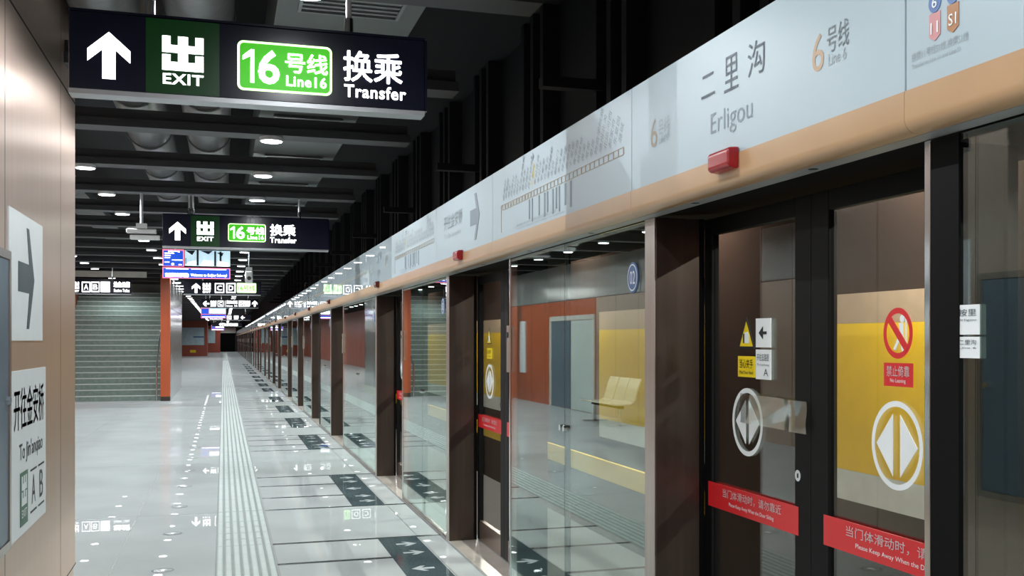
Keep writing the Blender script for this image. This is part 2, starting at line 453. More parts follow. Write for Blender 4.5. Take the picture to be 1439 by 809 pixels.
# --- sliding leaves.  local y: 0 at the column, -2 at the far post of the opening
N1 = N0[1]
def leaf(y0, y1, meet_low, detailed, which):
    r = thing('sliding_door_leaf', (XL, 0, 0), '', 'door leaf', 'sliding leaves of the platform screen')
    z0, z1 = .01, 2.17
    so, sm = .075, .12
    a, b = (sm, so) if meet_low else (so, sm)
    f = MB().box(0, .036, y0, y0 + a, z0, z1).box(0, .036, y1 - b, y1, z0, z1).box(.001, .035, y0 + a, y1 - b, z1 - .07, z1)
    f.build('frame', 'frame', r, bevel=.003)
    MB().box(.001, .035, y0 + a, y1 - b, z0, z0 + .16).build('kick_plate', 'kick', r)
    MB().box(.012, .018, y0 + a, y1 - b, z0 + .16, z1 - .07).build('glass_pane', 'glassleaf', r)
    ym = y0 if meet_low else y1
    MB().box(.004, .032, *((ym + .0005, ym + .012) if meet_low else (ym - .012, ym - .0005)), z0 + .003, z1 - .003).build('edge_seal', 'chrome', r)
    fr = fx(.011, y1 - b)                                # x from the pane's far edge
    W = y1 - b - (y0 + a)
    band = MB().rect(fr, -.03, .935, W + .03, 1.04, .012).build('warning_band', 'red', r)
    t = MB()
    t.text(fr, '当门体滑动时，请勿靠近', .12, .990, W - .1, 1.026, .004, off=.0145)
    t.text(fr, 'Please Keep Away When the Door Sliding', .18, .955, W - .16, .975, off=.0145)
    t.build('lettering', 'white', band)
    return r, fr, W
def ylocal(u, v, X=XL):
    y, z = onX(u, v, X); return y - N1, z
# leaf A (next to the column) and leaf B (towards the camera)
def leafA():
    r, fr, W = leaf(-.91, .02, True, True, 'A')
    yr = fr[0].y
    X = lambda u, v: (yr - ylocal(u, v)[0], ylocal(u, v)[1])
    cx, cz = X(1047, 593)
    ring = MB(); ring.ring(fr, cx, cz, .118, .137).build('direction_ring', 'white', r)
    MB().poly(fr, [(cx - .015, cz - .088), (cx - .015, cz + .088), (cx - .104, cz)]).poly(fr, [(cx + .015, cz - .088), (cx + .104, cz), (cx + .015, cz + .088)]).build('direction_arrows', 'white', r)
    tx, tz = X(1046, 468)
    MB().poly(fr, [(tx - .075, tz - .062), (tx + .075, tz - .062), (tx, tz + .066)]).build('warning_triangle', 'ink_black', r)
    q = MB().poly(fr, [(tx - .058, tz - .053), (tx + .058, tz - .053), (tx, tz + .046)], .0025).build('triangle_field', 'yfilm', r)
    MB().poly(fr, [(tx - .02, tz - .04), (tx + .026, tz - .04), (tx + .026, tz - .006), (tx + .012, tz + .006), (tx - .02, tz)], .004).build('hand_symbol', 'white', q)
    MB().poly(fr, [(tx - .022, tz - .04), (tx - .012, tz - .04), (tx - .012, tz - .002), (tx - .022, tz - .002)], .0055).build('door_edge_symbol', 'ink_black', q)
    x, z = X(1046, 515)
    p = MB().rect(fr, x - .078, z - .042, x + .078, z + .042).build('caution_plate', 'yfilm', r)
    MB().text(fr, '当心夹手', x - .06, z - .006, x + .06, z + .03, .004, off=.003).text(fr, 'Mind Your Hand', x - .06, z - .03, x + .06, z - .016, off=.003).build('lettering', 'ink_black', p)
    y, z = ylocal(1123, 668)
    fr0 = fx(0, 0)
    lk = MB().cyl((-.006, y, z), (.001, y, z), .021, 24).build('lock', 'chrome', r, smooth=True)
    MB().box(-.0075, -.0055, y - .003, y + .003, z - .008, z + .008).build('keyhole', 'ink_black', lk)
    return r
def leafB():
    r, fr, W = leaf(-1.96, -.91, False, True, 'B')
    yr = fr[0].y
    X = lambda u, v: (yr - ylocal(u, v)[0], ylocal(u, v)[1])
    cx, cz = X(1256, 626)
    MB().ring(fr, cx, cz, .122, .140).build('direction_ring', 'white', r)
    MB().poly(fr, [(cx - .02, cz - .098), (cx - .02, cz + .098), (cx - .112, cz)]).poly(fr, [(cx + .02, cz - .098), (cx + .112, cz), (cx + .02, cz + .098)]).build('direction_arrows', 'white', r)
    x, z = X(1258, 468)
    k = MB().ring(fr, x, z, .062, .080)
    k.build('prohibition_ring', 'red', r)
    p = MB()
    p.disc(fr, x + .022, z + .045, .012, .0005)
    p.poly(fr, [(x + .004, z + .032), (x + .026, z + .032), (x + .03, z - .012), (x + .012, z - .008)], .0005)
    p.poly(fr, [(x + .012, z - .01), (x + .03, z - .012), (x + .032, z - .058), (x + .02, z - .058)], .0005)
    p.poly(fr, [(x + .004, z - .006), (x + .016, z - .01), (x - .014, z - .054), (x - .026, z - .05)], .0005)
    p.rect(fr, x + .04, z - .058, x + .046, z + .056, .0005)
    p.build('leaning_figure', 'white', r)
    d = .0085
    MB().poly(fr, [(x - .05 - d, z + .05 - d), (x - .05 + d, z + .05 + d), (x + .05 + d, z - .05 + d), (x + .05 - d, z - .05 - d)], .002).build('prohibition_bar', 'red', r)
    x, z = X(1258.5, 526.5)
    p = MB().rect(fr, x - .079, z - .037, x + .079, z + .037).build('prohibition_plate', 'red', r)
    MB().text(fr, '禁止倚靠', x - .062, z - .006, x + .062, z + .028, .004, off=.003).text(fr, 'No Leaning', x - .042, z - .028, x + .042, z - .012, off=.003).build('lettering', 'white', p)
    return r
LA, LB = leafA(), leafB()
door_n = [(i, n) for i, n in enumerate(NS) if 1 <= i <= 9]
for q, (i, n) in enumerate(door_n):
    if q == 0:
        la = 'sliding glass door leaf with yellow triangle sticker beside the wide bronze column'; lb = 'sliding glass door leaf with red no-leaning sticker, nearest the camera'
    else:
        la = 'inner sliding glass leaf of the %s doorway from the camera, beside its bronze column' % nth(q)
        lb = 'outer sliding glass leaf of the %s doorway from the camera, on its near side' % nth(q)
    if q == 0:
        LA['label'], LB['label'] = la, lb; LA.location = LB.location = (XL, n, 0)
    else:
        dup(LA, (XL, n, 0), la); dup(LB, (XL, n, 0), lb)

# --- fixed / emergency glass between one column and the next opening.  local y: 0 at column's far face (N+.12) up to L
def glass_bay(L, near_first):
    out = []
    h = L / 2
    for s in (0, 1):
        r = thing('emergency_door', (XG, 0, 0), '', 'glass panel', 'glass panels between the doorways')
        a, b = (0.01, h - .004) if s == 0 else (h + .004, L - .045)
        MB().box(.006, .013, a, b, .03, 2.168).build('glass_pane', 'glass', r)
        st = (b - .035, b) if s == 0 else (a, a + .035)
        MB().box(.019, .03, st[0], st[1], .03, 2.168).build('stile', 'gasket', r)
        MB().box(.002, .03, a, b, .004, .029).build('bottom_rail', 'kick', r)
        yk = (b - .03) if s == 0 else (a + .03)
        MB().cyl((-.012, yk, 1.17), (.0055, yk, 1.17), .017, 18).build('lock_knob', 'chrome', r, smooth=True)
        if near_first and s == 1: MB().box(-.001, .0055, b - .115, b, .03, 2.168).build('black_border', 'gasket', r)
        out.append(r)
    fr = fx(.0045, 0)
    k = MB().disc((V((.0045, .16, 1.93)), V((0, -1, 0)), V((0, 0, 1)), V((-1, 0, 0))), 0, 0, .07).build('number_sticker', 'blue', out[0])
    fq = (V((.0045, .16, 1.93)), V((0, -1, 0)), V((0, 0, 1)), V((-1, 0, 0)))
    t = MB().ring(fq, 0, 0, .055, .061, .003)
    t.text(fq, '02', -.033, -.03, .033, .03, .004, off=.0035); t.build('lettering', 'white', k)
    p = thing('screen_post', (XG, 0, 0), '', 'post', 'slim steel posts of the platform screen')
    MB().box(0, .05, L - .04, L - .012, 0, 2.172).build('post_body', 'chrome', p, bevel=.004)
    MB().box(.051, .236, L - .035, L - .02, 0, 2.172).build('return_panel', 'frame', p)
    if not near_first:
        c = MB().box(-.012, -.0005, L - .06, L + .0, 1.44, 1.74).build('control_box', 'steel', p)
        MB().cyl((-.018, L - .03, 1.68), (-.0125, L - .03, 1.68), .018, 16).build('key_switch', 'ink_black', c, smooth=True)
    return out + [p]
spacing = [N0[1] - N0[0], N0[2] - N0[1], N0[3] - N0[2], 19.5 + N0[0] - N0[3]]
sill0 = None
protos = {}
for i, n in enumerate(NS):
    j = i % 4; L = spacing[j] - 2.0 - .12 if j else 2.505 - N0[0] - .12
    at = (XG, n + .12, 0)
    lab = ['near pane of the glass panel pair beyond the %s bronze column', 'far pane of the glass panel pair beyond the %s bronze column', 'slim bright steel post closing the glass beyond the %s bronze column']
    if i == 0:
        labs = ['near pane of the dark glass panel at the right edge', 'far pane of the dark glass panel beside the red-stickered door', 'slim bright post between red-stickered door and dark glass panel']
    elif i == 1:
        labs = ['glass emergency door with round number sticker, next to the wide bronze column', 'glass emergency door with bench reflection, far half next to the steel post', 'slim bright steel post at the far end of the nearest emergency doors']
    else: labs = [x % nth(i - 1) for x in lab]
    if j not in protos:
        protos[j] = glass_bay(L, i == 0)
        for o, l in zip(protos[j], labs): o.location = at; o['label'] = l
    else:
        for o, l in zip(protos[j], labs): dup(o, at, l)
# threshold plates in each doorway
th0 = None
for i, n in enumerate(NS[1:13]):
    lab = 'pale steel threshold plate in the doorway with red stickers' if i == 0 else 'pale steel threshold plate on the floor of the %s doorway' % nth(i)
    if th0 is None:
        th0 = tag(MB().box(.0, .236, -1.99, -.005, -.02, .004).build('threshold_plate', 'sill'), lab, 'threshold', 'threshold plates of the doorways'); th0.location = (XG, n, 0)
    else:
        o = th0.copy(); COL.objects.link(o); o['label'] = lab; o.location = (XG, n, 0)

# --- overhead panels.  local y from 0 to L ; base at z 2.174
ZB, ZO, ZT = 2.174, 2.28, 2.715
def overhead(L, name='overhead_panel'):
    r = thing(name, (0, 0, ZB), '', 'overhead panel', 'white panels over the platform screen')
    g = .004
    MB().box(XF, XF + .02, g, L - g, ZO - ZB, ZT - ZB).build('face_panel', 'panelfilm', r)
    # orange lower band with a rolled edge
    pr = [(XF - .004, ZO - ZB)]
    for k in range(9):
        a = math.pi + k * math.pi / 2 / 8
        pr.append((XF + .031 + .035 * math.cos(a), .036 + .035 * math.sin(a)))
    pr += [(XF + .05, .001), (XF + .05, ZO - ZB)]
    MB().prism(pr, 'y', .001, L - .001).build('orange_band', 'orange', r, smooth=True)
    u = MB().box(XF + .051, 1.752, 0, L, .0, .02).build('soffit', 'underside', r)
    for fy in (.3, .75):
        MB().cyl((XF + .075, L * fy, -.001), (XF + .075, L * fy, .003), .016, 16).build('sensor', 'ink_black', u)
    MB().box(XF + .0205, 2.3, 0.001, L - .001, .0215, ZT - ZB - .01).build('housing', 'black', r)
    return r
def ffr(n, L):   # frame for lettering on a panel whose local y runs 0..L: x=0 is the left (far) edge as read
    return (V((XF - .0005, L, 0)), V((0, -1, 0)), V((0, 0, 1)), V((-1, 0, 0)))
LD = 2.0
def pxy(n_far, u, v):
    y, z = onX(u, v, XF); return n_far - y, z - ZB
# station name panel (over the nearest doorway)
def name_panel():
    r = overhead(LD); fr = ffr(0, LD); nf = N1
    B = lambda u0, v0, u1, v1: (pxy(nf, u0, v0), pxy(nf, u1, v1))
    def box(uc, vc, wpx, hpx):
        """box centred on a photo point, w and h in pixels there, on the panel plane"""
        y, z = onX(uc, vc, XF); z2 = onX(uc, vc - hpx / 2, XF)[1]; ya = onX(uc - wpx / 2, vc, XF)[0]; yb = onX(uc + wpx / 2, vc, XF)[0]
        hz = z2 - z
        return nf - ya, z - ZB - hz, nf - yb, z - ZB + hz
    t = MB()
    for ch, uc, vc, wp, hp in (('二', 995.5, 120, 19, 32), ('里', 1028, 102, 20, 50), ('沟', 1063, 81, 24, 49)):
        x0, y0, x1, y1 = box(uc, vc, wp, hp); t.text(fr, ch, x0, y0, x1, y1, .004, off=.0008)
    x0, _, _, _ = box(1000, 171, 2, 30); _, _, x1, _ = box(1057, 162, 2, 30)
    zc = onX(1028, 164, XF)[1] - ZB
    t.text(fr, 'Erligou', x0, zc - .055, x1, zc + .04, .0, off=.0008)
    t.build('lettering', 'ink', r)
    for k, (uc, vc, wp, hp, m1) in enumerate(((919.5, 187, 9.5, 40, 'mapgold'), (1150, 74, 16, 53, 'gold'))):
        x0, y0, x1, y1 = box(uc, vc, wp, hp)
        MB().text(fr, '6', x0, y0, x1, y1, .0, off=.0008).build('line_number', m1, r)
    t = MB()
    x0, y0, x1, y1 = box(933.5, 180, 16, 31); t.text(fr, '号线', x0, y0, x1, y1, off=.0008)
    x0, y0, x1, y1 = box(933, 195, 13, 9); t.text(fr, 'Line 6', x0, y0, x1, y1, off=.0008)
    x0, y0, x1, y1 = box(1178, 50, 31, 38); t.text(fr, '号线', x0, y0, x1, y1, .002, off=.0008)
    x0, y0, x1, y1 = box(1177, 79, 25, 17); t.text(fr, 'Line 6', x0, y0, x1, y1, off=.0008)
    t.build('lettering', 'inkpale', r)
    return r
STN = '金安桥 苹果园 杨庄 西黄村 廖公庄 田村 海淀五路居 慈寿寺 花园桥 白石桥南 二里沟 车公庄西 车公庄 平安里 北海北 南锣鼓巷 东四 朝阳门 东大桥 呼家楼 金台路 十里堡 青年路 褡裢坡 黄渠 常营 草房 物资学院路 通州北关 北运河西 郝家府 东夏园 潞城'.split()
def map_panel(L):
    r = overhead(L); fr = ffr(0, L); Hh = ZT - ZO; z0 = ZO - ZB
    m = MB(); n = len(STN); x0, x1 = .28, L - .1; zc = z0 + .43 * Hh
    m.rect(fr, x0, zc + .014, x1, zc + .018, .0008); m.rect(fr, x0, zc - .018, x1, zc - .014, .0008)
    for i in range(n + 1):
        x = x0 + (x1 - x0) * i / n
        if i in (0, n) or i > 10: m.rect(fr, x - .006, zc - .014, x + .006, zc + .014, .0008)
        else: m.rect(fr, x - .016, zc - .012, x + .016, zc + .012, .0008)
    m.rect(fr, x0 - .04, zc - .15, x0 - .034, zc + .018, .0008); m.rect(fr, x0 - .04, zc + .014, x0, zc + .018, .0008)
    m.build('route_line', 'mapgold', r)
    t = MB(); cur = None
    for i, s in enumerate(STN):
        x = x0 + (x1 - x0) * (i + .5) / n
        if s == '二里沟': cur = x; continue
        t.text(fr, s, x, zc + .035, None, zc + .035 + .042, off=.0008, rot=math.radians(62))
    t.build('lettering', 'ink', r); t = MB()
    t.text(fr, '换乘车站以实际运营为准', .62, z0 + .035, 1.35 * L / 2.4, z0 + .05, off=.0008)
    t.text(fr, 'Transfer stations are subject to operation', .62, z0 + .015, 1.5 * L / 2.4, z0 + .028, off=.0008)
    t.build('lettering', 'inkpale', r)
    MB().text(fr, '二里沟', cur, zc + .035, None, zc + .077, .008, off=.0008, rot=math.radians(62)).build('current_station', 'yfilm', r)
    MB().poly(fr, [(cur - .03, zc + .2), (cur + .005, zc + .2), (cur + .005, zc + .185), (cur + .035, zc + .207), (cur + .005, zc + .23), (cur + .005, zc + .214), (cur - .03, zc + .214)], .0008).build('direction_arrow', 'ink', r)
    b = MB()
    for i, q in enumerate((.40, .44, .53, .60, .635, .70, .74, .775, .84, .90)):
        x = x0 + (x1 - x0) * q * .72
        b.rect(fr, x - .012, zc - .135 - .02 * (i % 2), x + .012, zc - .025, .0008)
    b.build('printed_pattern', 'ink', r)
    return r
def direction_panel():
    r = overhead(LD); fr = ffr(0, LD); nf = N0[2]
    P = lambda u, v: pxy(nf, u, v)
    (ax, az) = P(668, 304)
    s = .11
    MB().poly(fr, [(ax - .16, az - .055), (ax + .035, az - .055), (ax - .03, az - .16), (ax + .03, az - .16), (ax + .14, az), (ax + .03, az + .16), (ax - .03, az + .16), (ax + .035, az + .055), (ax - .16, az + .055)], .0008).build('direction_arrow', 'ink', r)
    x0, z0 = P(624, 322); x1, _ = P(648, 308)
    zc = P(636, 311)[1]
    MB().text(fr, '开往金安桥', x0, zc - .045, x1 + .05, zc + .065, .004, off=.0008).text(fr, "To Jin'anqiao", x0, zc - .125, x1, zc - .075, off=.0008).build('direction_text', 'inkpale', r)
    return r
def transfer_panel(L):
    r = overhead(L); fr = ffr(0, L); nf = N0[0] + L
    Y = 2.45
    P = lambda u, v: (Y - onX(u, v, XF)[0], onX(u, v, XF)[1] - ZB)
    for (u, v, name, mm, ch) in ((1304, 40, 'line_flag', 'rose', '11'), (1329, 28, 'line_flag', 'brownink', 'S1')):
        x, z = P(u, v)
        k = MB().poly(fr, [(x - .022, z + .03), (x - .022, z - .026), (x, z - .038), (x + .022, z - .026), (x + .022, z + .03)], .0008).build(name, mm, r)
        MB().text(fr, ch, x - .015, z - .02, x + .015, z + .008, .008, off=.003).build('lettering', 'white', k)
        q = MB().disc(fr, x, z + .056, .025, .0008).build('line_disc', 'blueink', r)
        MB().text(fr, '6' if ch == '11' else 'C', x - .01, z + .042, x + .01, z + .07, .006, off=.003).build('lettering', 'white', q)
    x0, z = P(1272, 94); x1, _ = P(1350, 66)
    MB().text(fr, '换乘11号线S1线 换乘S1线', x0, z + .004, x1, z + .026, off=.0008).text(fr, 'Transfer to Line 11 and Line S1', x0, z - .014, x1 - .03, z - .003, off=.0008).build('transfer_note', 'inkpale', r)
    return r
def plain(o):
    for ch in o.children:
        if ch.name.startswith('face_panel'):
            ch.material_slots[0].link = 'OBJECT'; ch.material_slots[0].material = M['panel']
np_ = name_panel(); dp_ = direction_panel()
mps = {}
for i, n in enumerate(NS):
    j = i % 4
    # over the doorway
    if i >= 1:
        q = i - 1
        at = (0, n - LD, ZB)
        if i == 1: np_.location = at; np_['label'] = 'white overhead panel with the big grey station name above the nearest doorway'
        elif i == 2: dp_.location = at; dp_['label'] = 'white overhead panel with a grey right-pointing arrow above the second doorway'
        else: plain(dup(dp_ if i % 2 == 0 else np_, at, 'white overhead panel directly above the %s doorway from the camera' % nth(q)))
    L = spacing[j] - LD
    at = (0, n, ZB)
    if i == 0:
        o = transfer_panel(L); o.location = at; o['label'] = 'white overhead panel with transfer flags at the top right corner'
    else:
        lab = 'white overhead panel with a route map beside the big station name panel' if i == 1 else 'white overhead panel between the %s and %s doorways from the camera' % (nth(i - 1), nth(i))
        if j not in mps:
            o = mps[j] = map_panel(L); o.location = at; o['label'] = lab
            if i > 2: plain(o)
        else: plain(dup(mps[j], at, lab))

# --- red lamps in the middle of each doorway, on the orange band
def red_lamp(m):
    r = thing('door_lamp', (XF - .004, 0, 2.262), '', 'indicator lamp', 'indicator lamps over the doorways')
    pr = [(0, -.036), (-.034, -.032), (-.042, -.022), (-.042, .024), (-.034, .034), (0, .037)]
    MB().prism(pr, 'y', -.082, .082).build('lens', m, r, bevel=.006)
    MB().box(-.006, .0, -.08, .08, -.034, .035).build('back_plate', m, r)
    return r
rl, dl = red_lamp('redlamp'), red_lamp('darklamp')
for i, n in enumerate(NS[1:]):
    y = n - 1.0
    lab = ['glossy red lamp box under the station name panel', 'small red lamp box below the panel with the grey arrow'][i] if i < 2 else 'dark red lamp box over the %s doorway from the camera' % nth(i)
    src = rl if i < 2 else dl
    if i in (0, 2): src['label'] = lab; src.location = (XF - .004, y + (.04 if i == 0 else 0), 2.262)
    else: dup(src, (XF - .004, y, 2.262), lab)

# --- dark floor inlays with white arrows
il = thing('arrow_inlay', (1.37, 0, 0), '', 'floor marking', 'dark boarding inlays in the floor')
MB().box(-.16, .16, -1.33, 1.33, -.01, .0016).build('granite_slab', 'inlay', il)
def arrow_floor(x, y, d, s):
    pts = [(-.10, -.018), (.02, -.018), (-.03, -.06), (.02, -.06), (.12, 0), (.02, .06), (-.03, .06), (.02, .018), (-.10, .018)]
    m = MB(); n = len(pts); m.add([(x + d * p * s, y + q * s * 2.0, .0022) for p, q in pts], [tuple(range(n))]); return m
for (x, y, d, nm) in ((.02, 1.0, 1, 'arrow'), (.02, .62, 1, 'arrow'), (.0, 0., -1, 'arrow'), (.02, -.62, 1, 'arrow'), (.02, -1.0, 1, 'arrow')):
    pts = arrow_floor(x, y, d, .75).build(nm, 'arrowpale', il)
for i, n in enumerate(NS[1:17]):
    lab = 'dark granite floor inlay with white arrows, in the bottom foreground by the camera' if i == 0 else 'dark granite floor inlay with white boarding arrows before the %s doorway' % nth(i)
    if i == 0: il.location = (1.37, n - 1.0, 0); il['label'] = lab
    else: dup(il, (1.37, n - 1.0, 0), lab)

# --- paper notices, plastic film
def notice(name, X, u0, v0, u1, v1, label, draw, off=.0):
    (ya, za), (yb, zb) = onX(u0, (v0 + v1) / 2, X), onX(u1, (v0 + v1) / 2, X)
    zt = onX((u0 + u1) / 2, v0, X)[1]; zl = onX((u0 + u1) / 2, v1, X)[1]
    r = thing(name, (X, (ya + yb) / 2, (zt + zl) / 2), label, 'paper notice')
    MB().box(-.003, 0, -(ya - yb) / 2, (ya - yb) / 2, -(zt - zl) / 2, (zt - zl) / 2).build('sheet', 'white', r)
    fr = (V((-.0035, 0, 0)), V((0, -1, 0)), V((0, 0, 1)), V((-1, 0, 0)))
    draw(r, fr, (ya - yb), (zt - zl)); return r
def arrow_l(r, fr, w, h):
    k = min(w, h)
    MB().poly(fr, [(.12 * w * 2, -.05 * h), (.0, -.05 * h), (.0, -.22 * h), (-.28 * w, 0), (.0, .22 * h), (.0, .05 * h), (.24 * w, .05 * h)], .0005).build('arrow', 'ink_black', r)
def text_two(a, b, c=None):
    def d(r, fr, w, h):
        t = MB().text(fr, a, -.4 * w, .12 * h, .4 * w, .36 * h, off=.001).text(fr, b, -.4 * w, -.06 * h, .4 * w, .03 * h, off=.001)
        if c: t.text(fr, c, .05 * w, -.38 * h, .35 * w, -.14 * h, off=.001)
        t.build('lettering', 'tealink', r)
    return d
XN = XL + .008
notice('paper_notice', XN, 1063, 447, 1084, 488, 'white square notice with a left arrow on the yellow-triangle door leaf', arrow_l)
notice('paper_notice', XN, 1063, 491, 1084, 533, 'white text notice below the arrow notice on the yellow-triangle door leaf', text_two('开往五路居', 'To Lucheng', 'A'))
notice('paper_notice', XG + .0055, 1346, 428, 1377, 470, 'upper white notice with large dark characters on the rightmost dark glass', text_two('按里', 'Erligou'))
notice('paper_notice', XG + .0055, 1346, 473, 1377, 503, 'lower white notice with small characters on the rightmost dark glass', text_two('二里沟', 'Line 6'))
# clear plastic film taped across the meeting stile
ya, za = onX(1041, 575, XL - .012); yb, zb = onX(1134, 582, XL - .012)
zt, zl = onX(1090, 558, XL)[1], onX(1090, 601, XL)[1]
fm = tag(MB((XL - .012, (ya + yb) / 2, (zt + zl) / 2)).build('plastic_film', 'film'), 'crumpled clear plastic film taped over the white arrow ring on the door', 'plastic film')
bm = bmesh.new(); nx, nz = 22, 10; W, Hh = (ya - yb), (zt - zl); g = {}
for side in (0, 1):
    for a in range(nx + 1):
        for b in range(nz + 1):
            y, z = (a / nx - .5) * W, (b / nz - .5) * Hh
            d = .004 * math.sin(a * .45 + b * .3) * math.sin(b * .4 + 1) + .006 * math.exp(-((a - 4) / 1.6) ** 2) + .006 * math.exp(-((a - nx * .9 + b * .25) / 1.5) ** 2)
            g[side, a, b] = bm.verts.new((-.004 - d + side * .0012, y, z - .06 * Hh * (.5 - a / nx)))
for a in range(nx):
    for b in range(nz):
        for s in (0, 1): bm.faces.new([g[s, a, b], g[s, a + 1, b], g[s, a + 1, b + 1], g[s, a, b + 1]])
bm.to_mesh(fm.data); bm.free()
for p in fm.data.polygons: p.use_smooth = True

# ================================================================== PILLAR SIGNS (on the clad pillar, facing the screen)
def pframe(Y, Z): return (V((XP, Y, Z)), V((0, 1, 0)), V((0, 0, 1)), V((1, 0, 0)))
def plate(name, y0, y1, z0, z1, label, cat):
    r = thing(name, (XP, (y0 + y1) / 2, (z0 + z1) / 2), label, cat)
    w, h = (y1 - y0) / 2, (z1 - z0) / 2
    MB().box(.001, .009, -w, w, -h, h).build('plate', 'white', r)
    return r, (V((.0095, 0, 0)), V((0, 1, 0)), V((0, 0, 1)), V((1, 0, 0))), w * 2, h * 2
r, fr, W, Hh = plate('wall_sign', 5.89, 6.92, 1.645, 2.285, 'pale sign plate with grey right arrow, upper on the left steel pillar', 'wall sign')
a = .06
MB().poly(fr, [(-.27, -.075 + .0), (.06, -.075), (-.02, -.26), (.05, -.26), (.22, 0), (.05, .26), (-.02, .26), (.06, .075), (-.27, .075)], .0006).build('arrow', 'tealink', r)
r, fr, W, Hh = plate('wall_sign', 5.95, 7.04, .665, 1.495, 'pale sign plate with station text, lower on the left steel pillar', 'wall sign')
t = MB().text(fr, '开往金安桥', -W * .44, .12, W * .42, .33, .006, off=.001).text(fr, "To Jin'anqiao", -W * .3, -.06, W * .38, .05, .008, off=.001)
for q, ch in ((.1, 'A'), (.34, 'B')):
    t.text(fr, ch, W * q - .06, -.30, W * q + .06, -.15, .0, off=.001)
    t.rect(fr, W * q - .1, -.345, W * q + .1, -.335, .0006); t.rect(fr, W * q - .1, -.125, W * q + .1, -.115, .0006)
t.build('lettering', 'ink_black', r)
def exit_symbol(mb, fr, x, y, s, off=.001, sy=None):
    sy = sy or s
    for (a, b, c, d) in ((.38, 0, .62, 1), (0, .52, .38, .74), (.62, .52, 1, .74), (0, .74, .2, 1), (.8, .74, 1, 1), (0, 0, .38, .25), (.62, 0, 1, .25), (0, .25, .2, .46), (.8, .25, 1, .46)):
        mb.rect(fr, x + a * s, y + b * sy, x + c * s, y + d * sy, off)
k = MB().rect(fr, -.31, -.37, -.08, -.10, .0006).build('green_badge', 'greenink', r)
m_ = MB(); exit_symbol(m_, fr, -.27, -.27, .15, .002); m_.text(fr, 'EXIT', -.27, -.33, -.12, -.29, .01, off=.003); m_.build('lettering', 'white', k)
# hose cabinet on the pillar
r = thing('hose_cabinet', (XP, 5.45, 1.37), 'grey steel hose cabinet on the left pillar, seen mirrored in glass', 'cabinet')
MB().box(.001, .03, -.30, .30, -.65, .65).build('door', 'doorblue', r, bevel=.004)
MB().box(.001, .036, -.34, -.301, -.69, .69).box(.001, .036, .301, .34, -.69, .69).box(.001, .036, -.301, .301, .651, .69).box(.001, .036, -.301, .301, -.69, -.651).build('frame', 'steel', r)
MB().cyl((.031, .24, 0), (.05, .24, 0), .02).build('handle', 'chrome', r, smooth=True)

# ================================================================== HANGING SIGNS
def sfr(z=0): return (V((0, -.0805, 0)), V((1, 0, 0)), V((0, 0, 1)), V((0, -1, 0)))
def sign(Y, u0, u1, v0, v1, label, poles, depth=.11, trimside=True):
    """box sign across the platform at Y; u,v are the face's edges read at its left end / centre"""
    um = (u0 + u1) / 2
    x0, x1 = onY(u0, 400, Y)[0], onY(u1, 400, Y)[0]
    xm, zt = onY(um, v0, Y); zb = onY(um, v1, Y)[1]
    r = thing('hanging_sign', ((x0 + x1) / 2, Y, (zt + zb) / 2), label, 'sign')
    w, h = (x1 - x0) / 2, (zt - zb) / 2
    MB().box(-w, w, -depth / 2, depth / 2, -h, h).build('housing', 'signface', r, bevel=.004)
    MB().box(-w, w, -depth / 2 - .004, depth / 2 + .004, -h - .022, -h - .0005).build('bottom_trim', 'signtrim', r)
    MB().box(-w, w, -depth / 2 - .004, depth / 2 + .004, h + .0005, h + .012).box(w + .0005, w + .012, -depth / 2 - .004, depth / 2 + .004, -h, h).build('edge_trim', 'signface', r)
    cx, cz = (x0 + x1) / 2, (zt + zb) / 2
    for pu in poles:
        px = onY(pu, 400, Y)[0] - cx
        p = MB().cyl((px, 0, h + .012), (px, 0, 3.43 - cz), .013, 12).build('hanger', 'pipe', r, smooth=True)
        if Y < 6: MB().box(px - .02, px + .02, -.015, .118, 3.43 - cz, 3.46 - cz).build('bracket', 'pipe', p)
        MB().cyl((px, 0, h + .012), (px, 0, h + .09), .022, 14).build('hanger_sleeve', 'chrome', p, smooth=True)
    def loc(u, v):
        x, z = onY(u, v, Y - depth / 2); return x - cx, z - cz
    return r, (V((0, -depth / 2 - .0005, 0)), V((1, 0, 0)), V((0, 0, 1)), V((0, -1, 0))), loc, w, h
def up_arrow(mb, fr, x, y, s, off=.001, turn=0):
    pts = [(0, 1), (-.42, .62), (-.42, .36), (-.13, .62), (-.13, 0), (.13, 0), (.13, .62), (.42, .36), (.42, .62)]
    pts = [(p, q - .5) for p, q in pts]
    for _ in range(turn): pts = [(-q, p) for p, q in pts]
    # split so every face is convex
    P = [(x + p * s, y + q * s) for p, q in pts]
    mb.poly(fr, [P[0], P[1], P[2], P[3]], off); mb.poly(fr, [P[0], P[3], P[6]], off); mb.poly(fr, [P[0], P[6], P[7], P[8]], off); mb.poly(fr, [P[3], P[4], P[5], P[6]], off)
def rrect(x0, y0, x1, y1, r, n=5):
    pts = []
    for cx, cy, a0 in ((x1 - r, y1 - r, 0), (x0 + r, y1 - r, 90), (x0 + r, y0 + r, 180), (x1 - r, y0 + r, 270)):
        pts += [(cx + r * math.cos(math.radians(a0 + 90 * k / n)), cy + r * math.sin(math.radians(a0 + 90 * k / n))) for k in range(n + 1)]
    return pts
def boxpx(loc, fru, c, w, h):
    (xa, _), (xb, _) = loc(c[0] - w / 2, c[1]), loc(c[0] + w / 2, c[1]); (_, za), (_, zb) = loc(c[0], c[1] + h / 2), loc(c[0], c[1] - h / 2)
    return xa, za, xb, zb
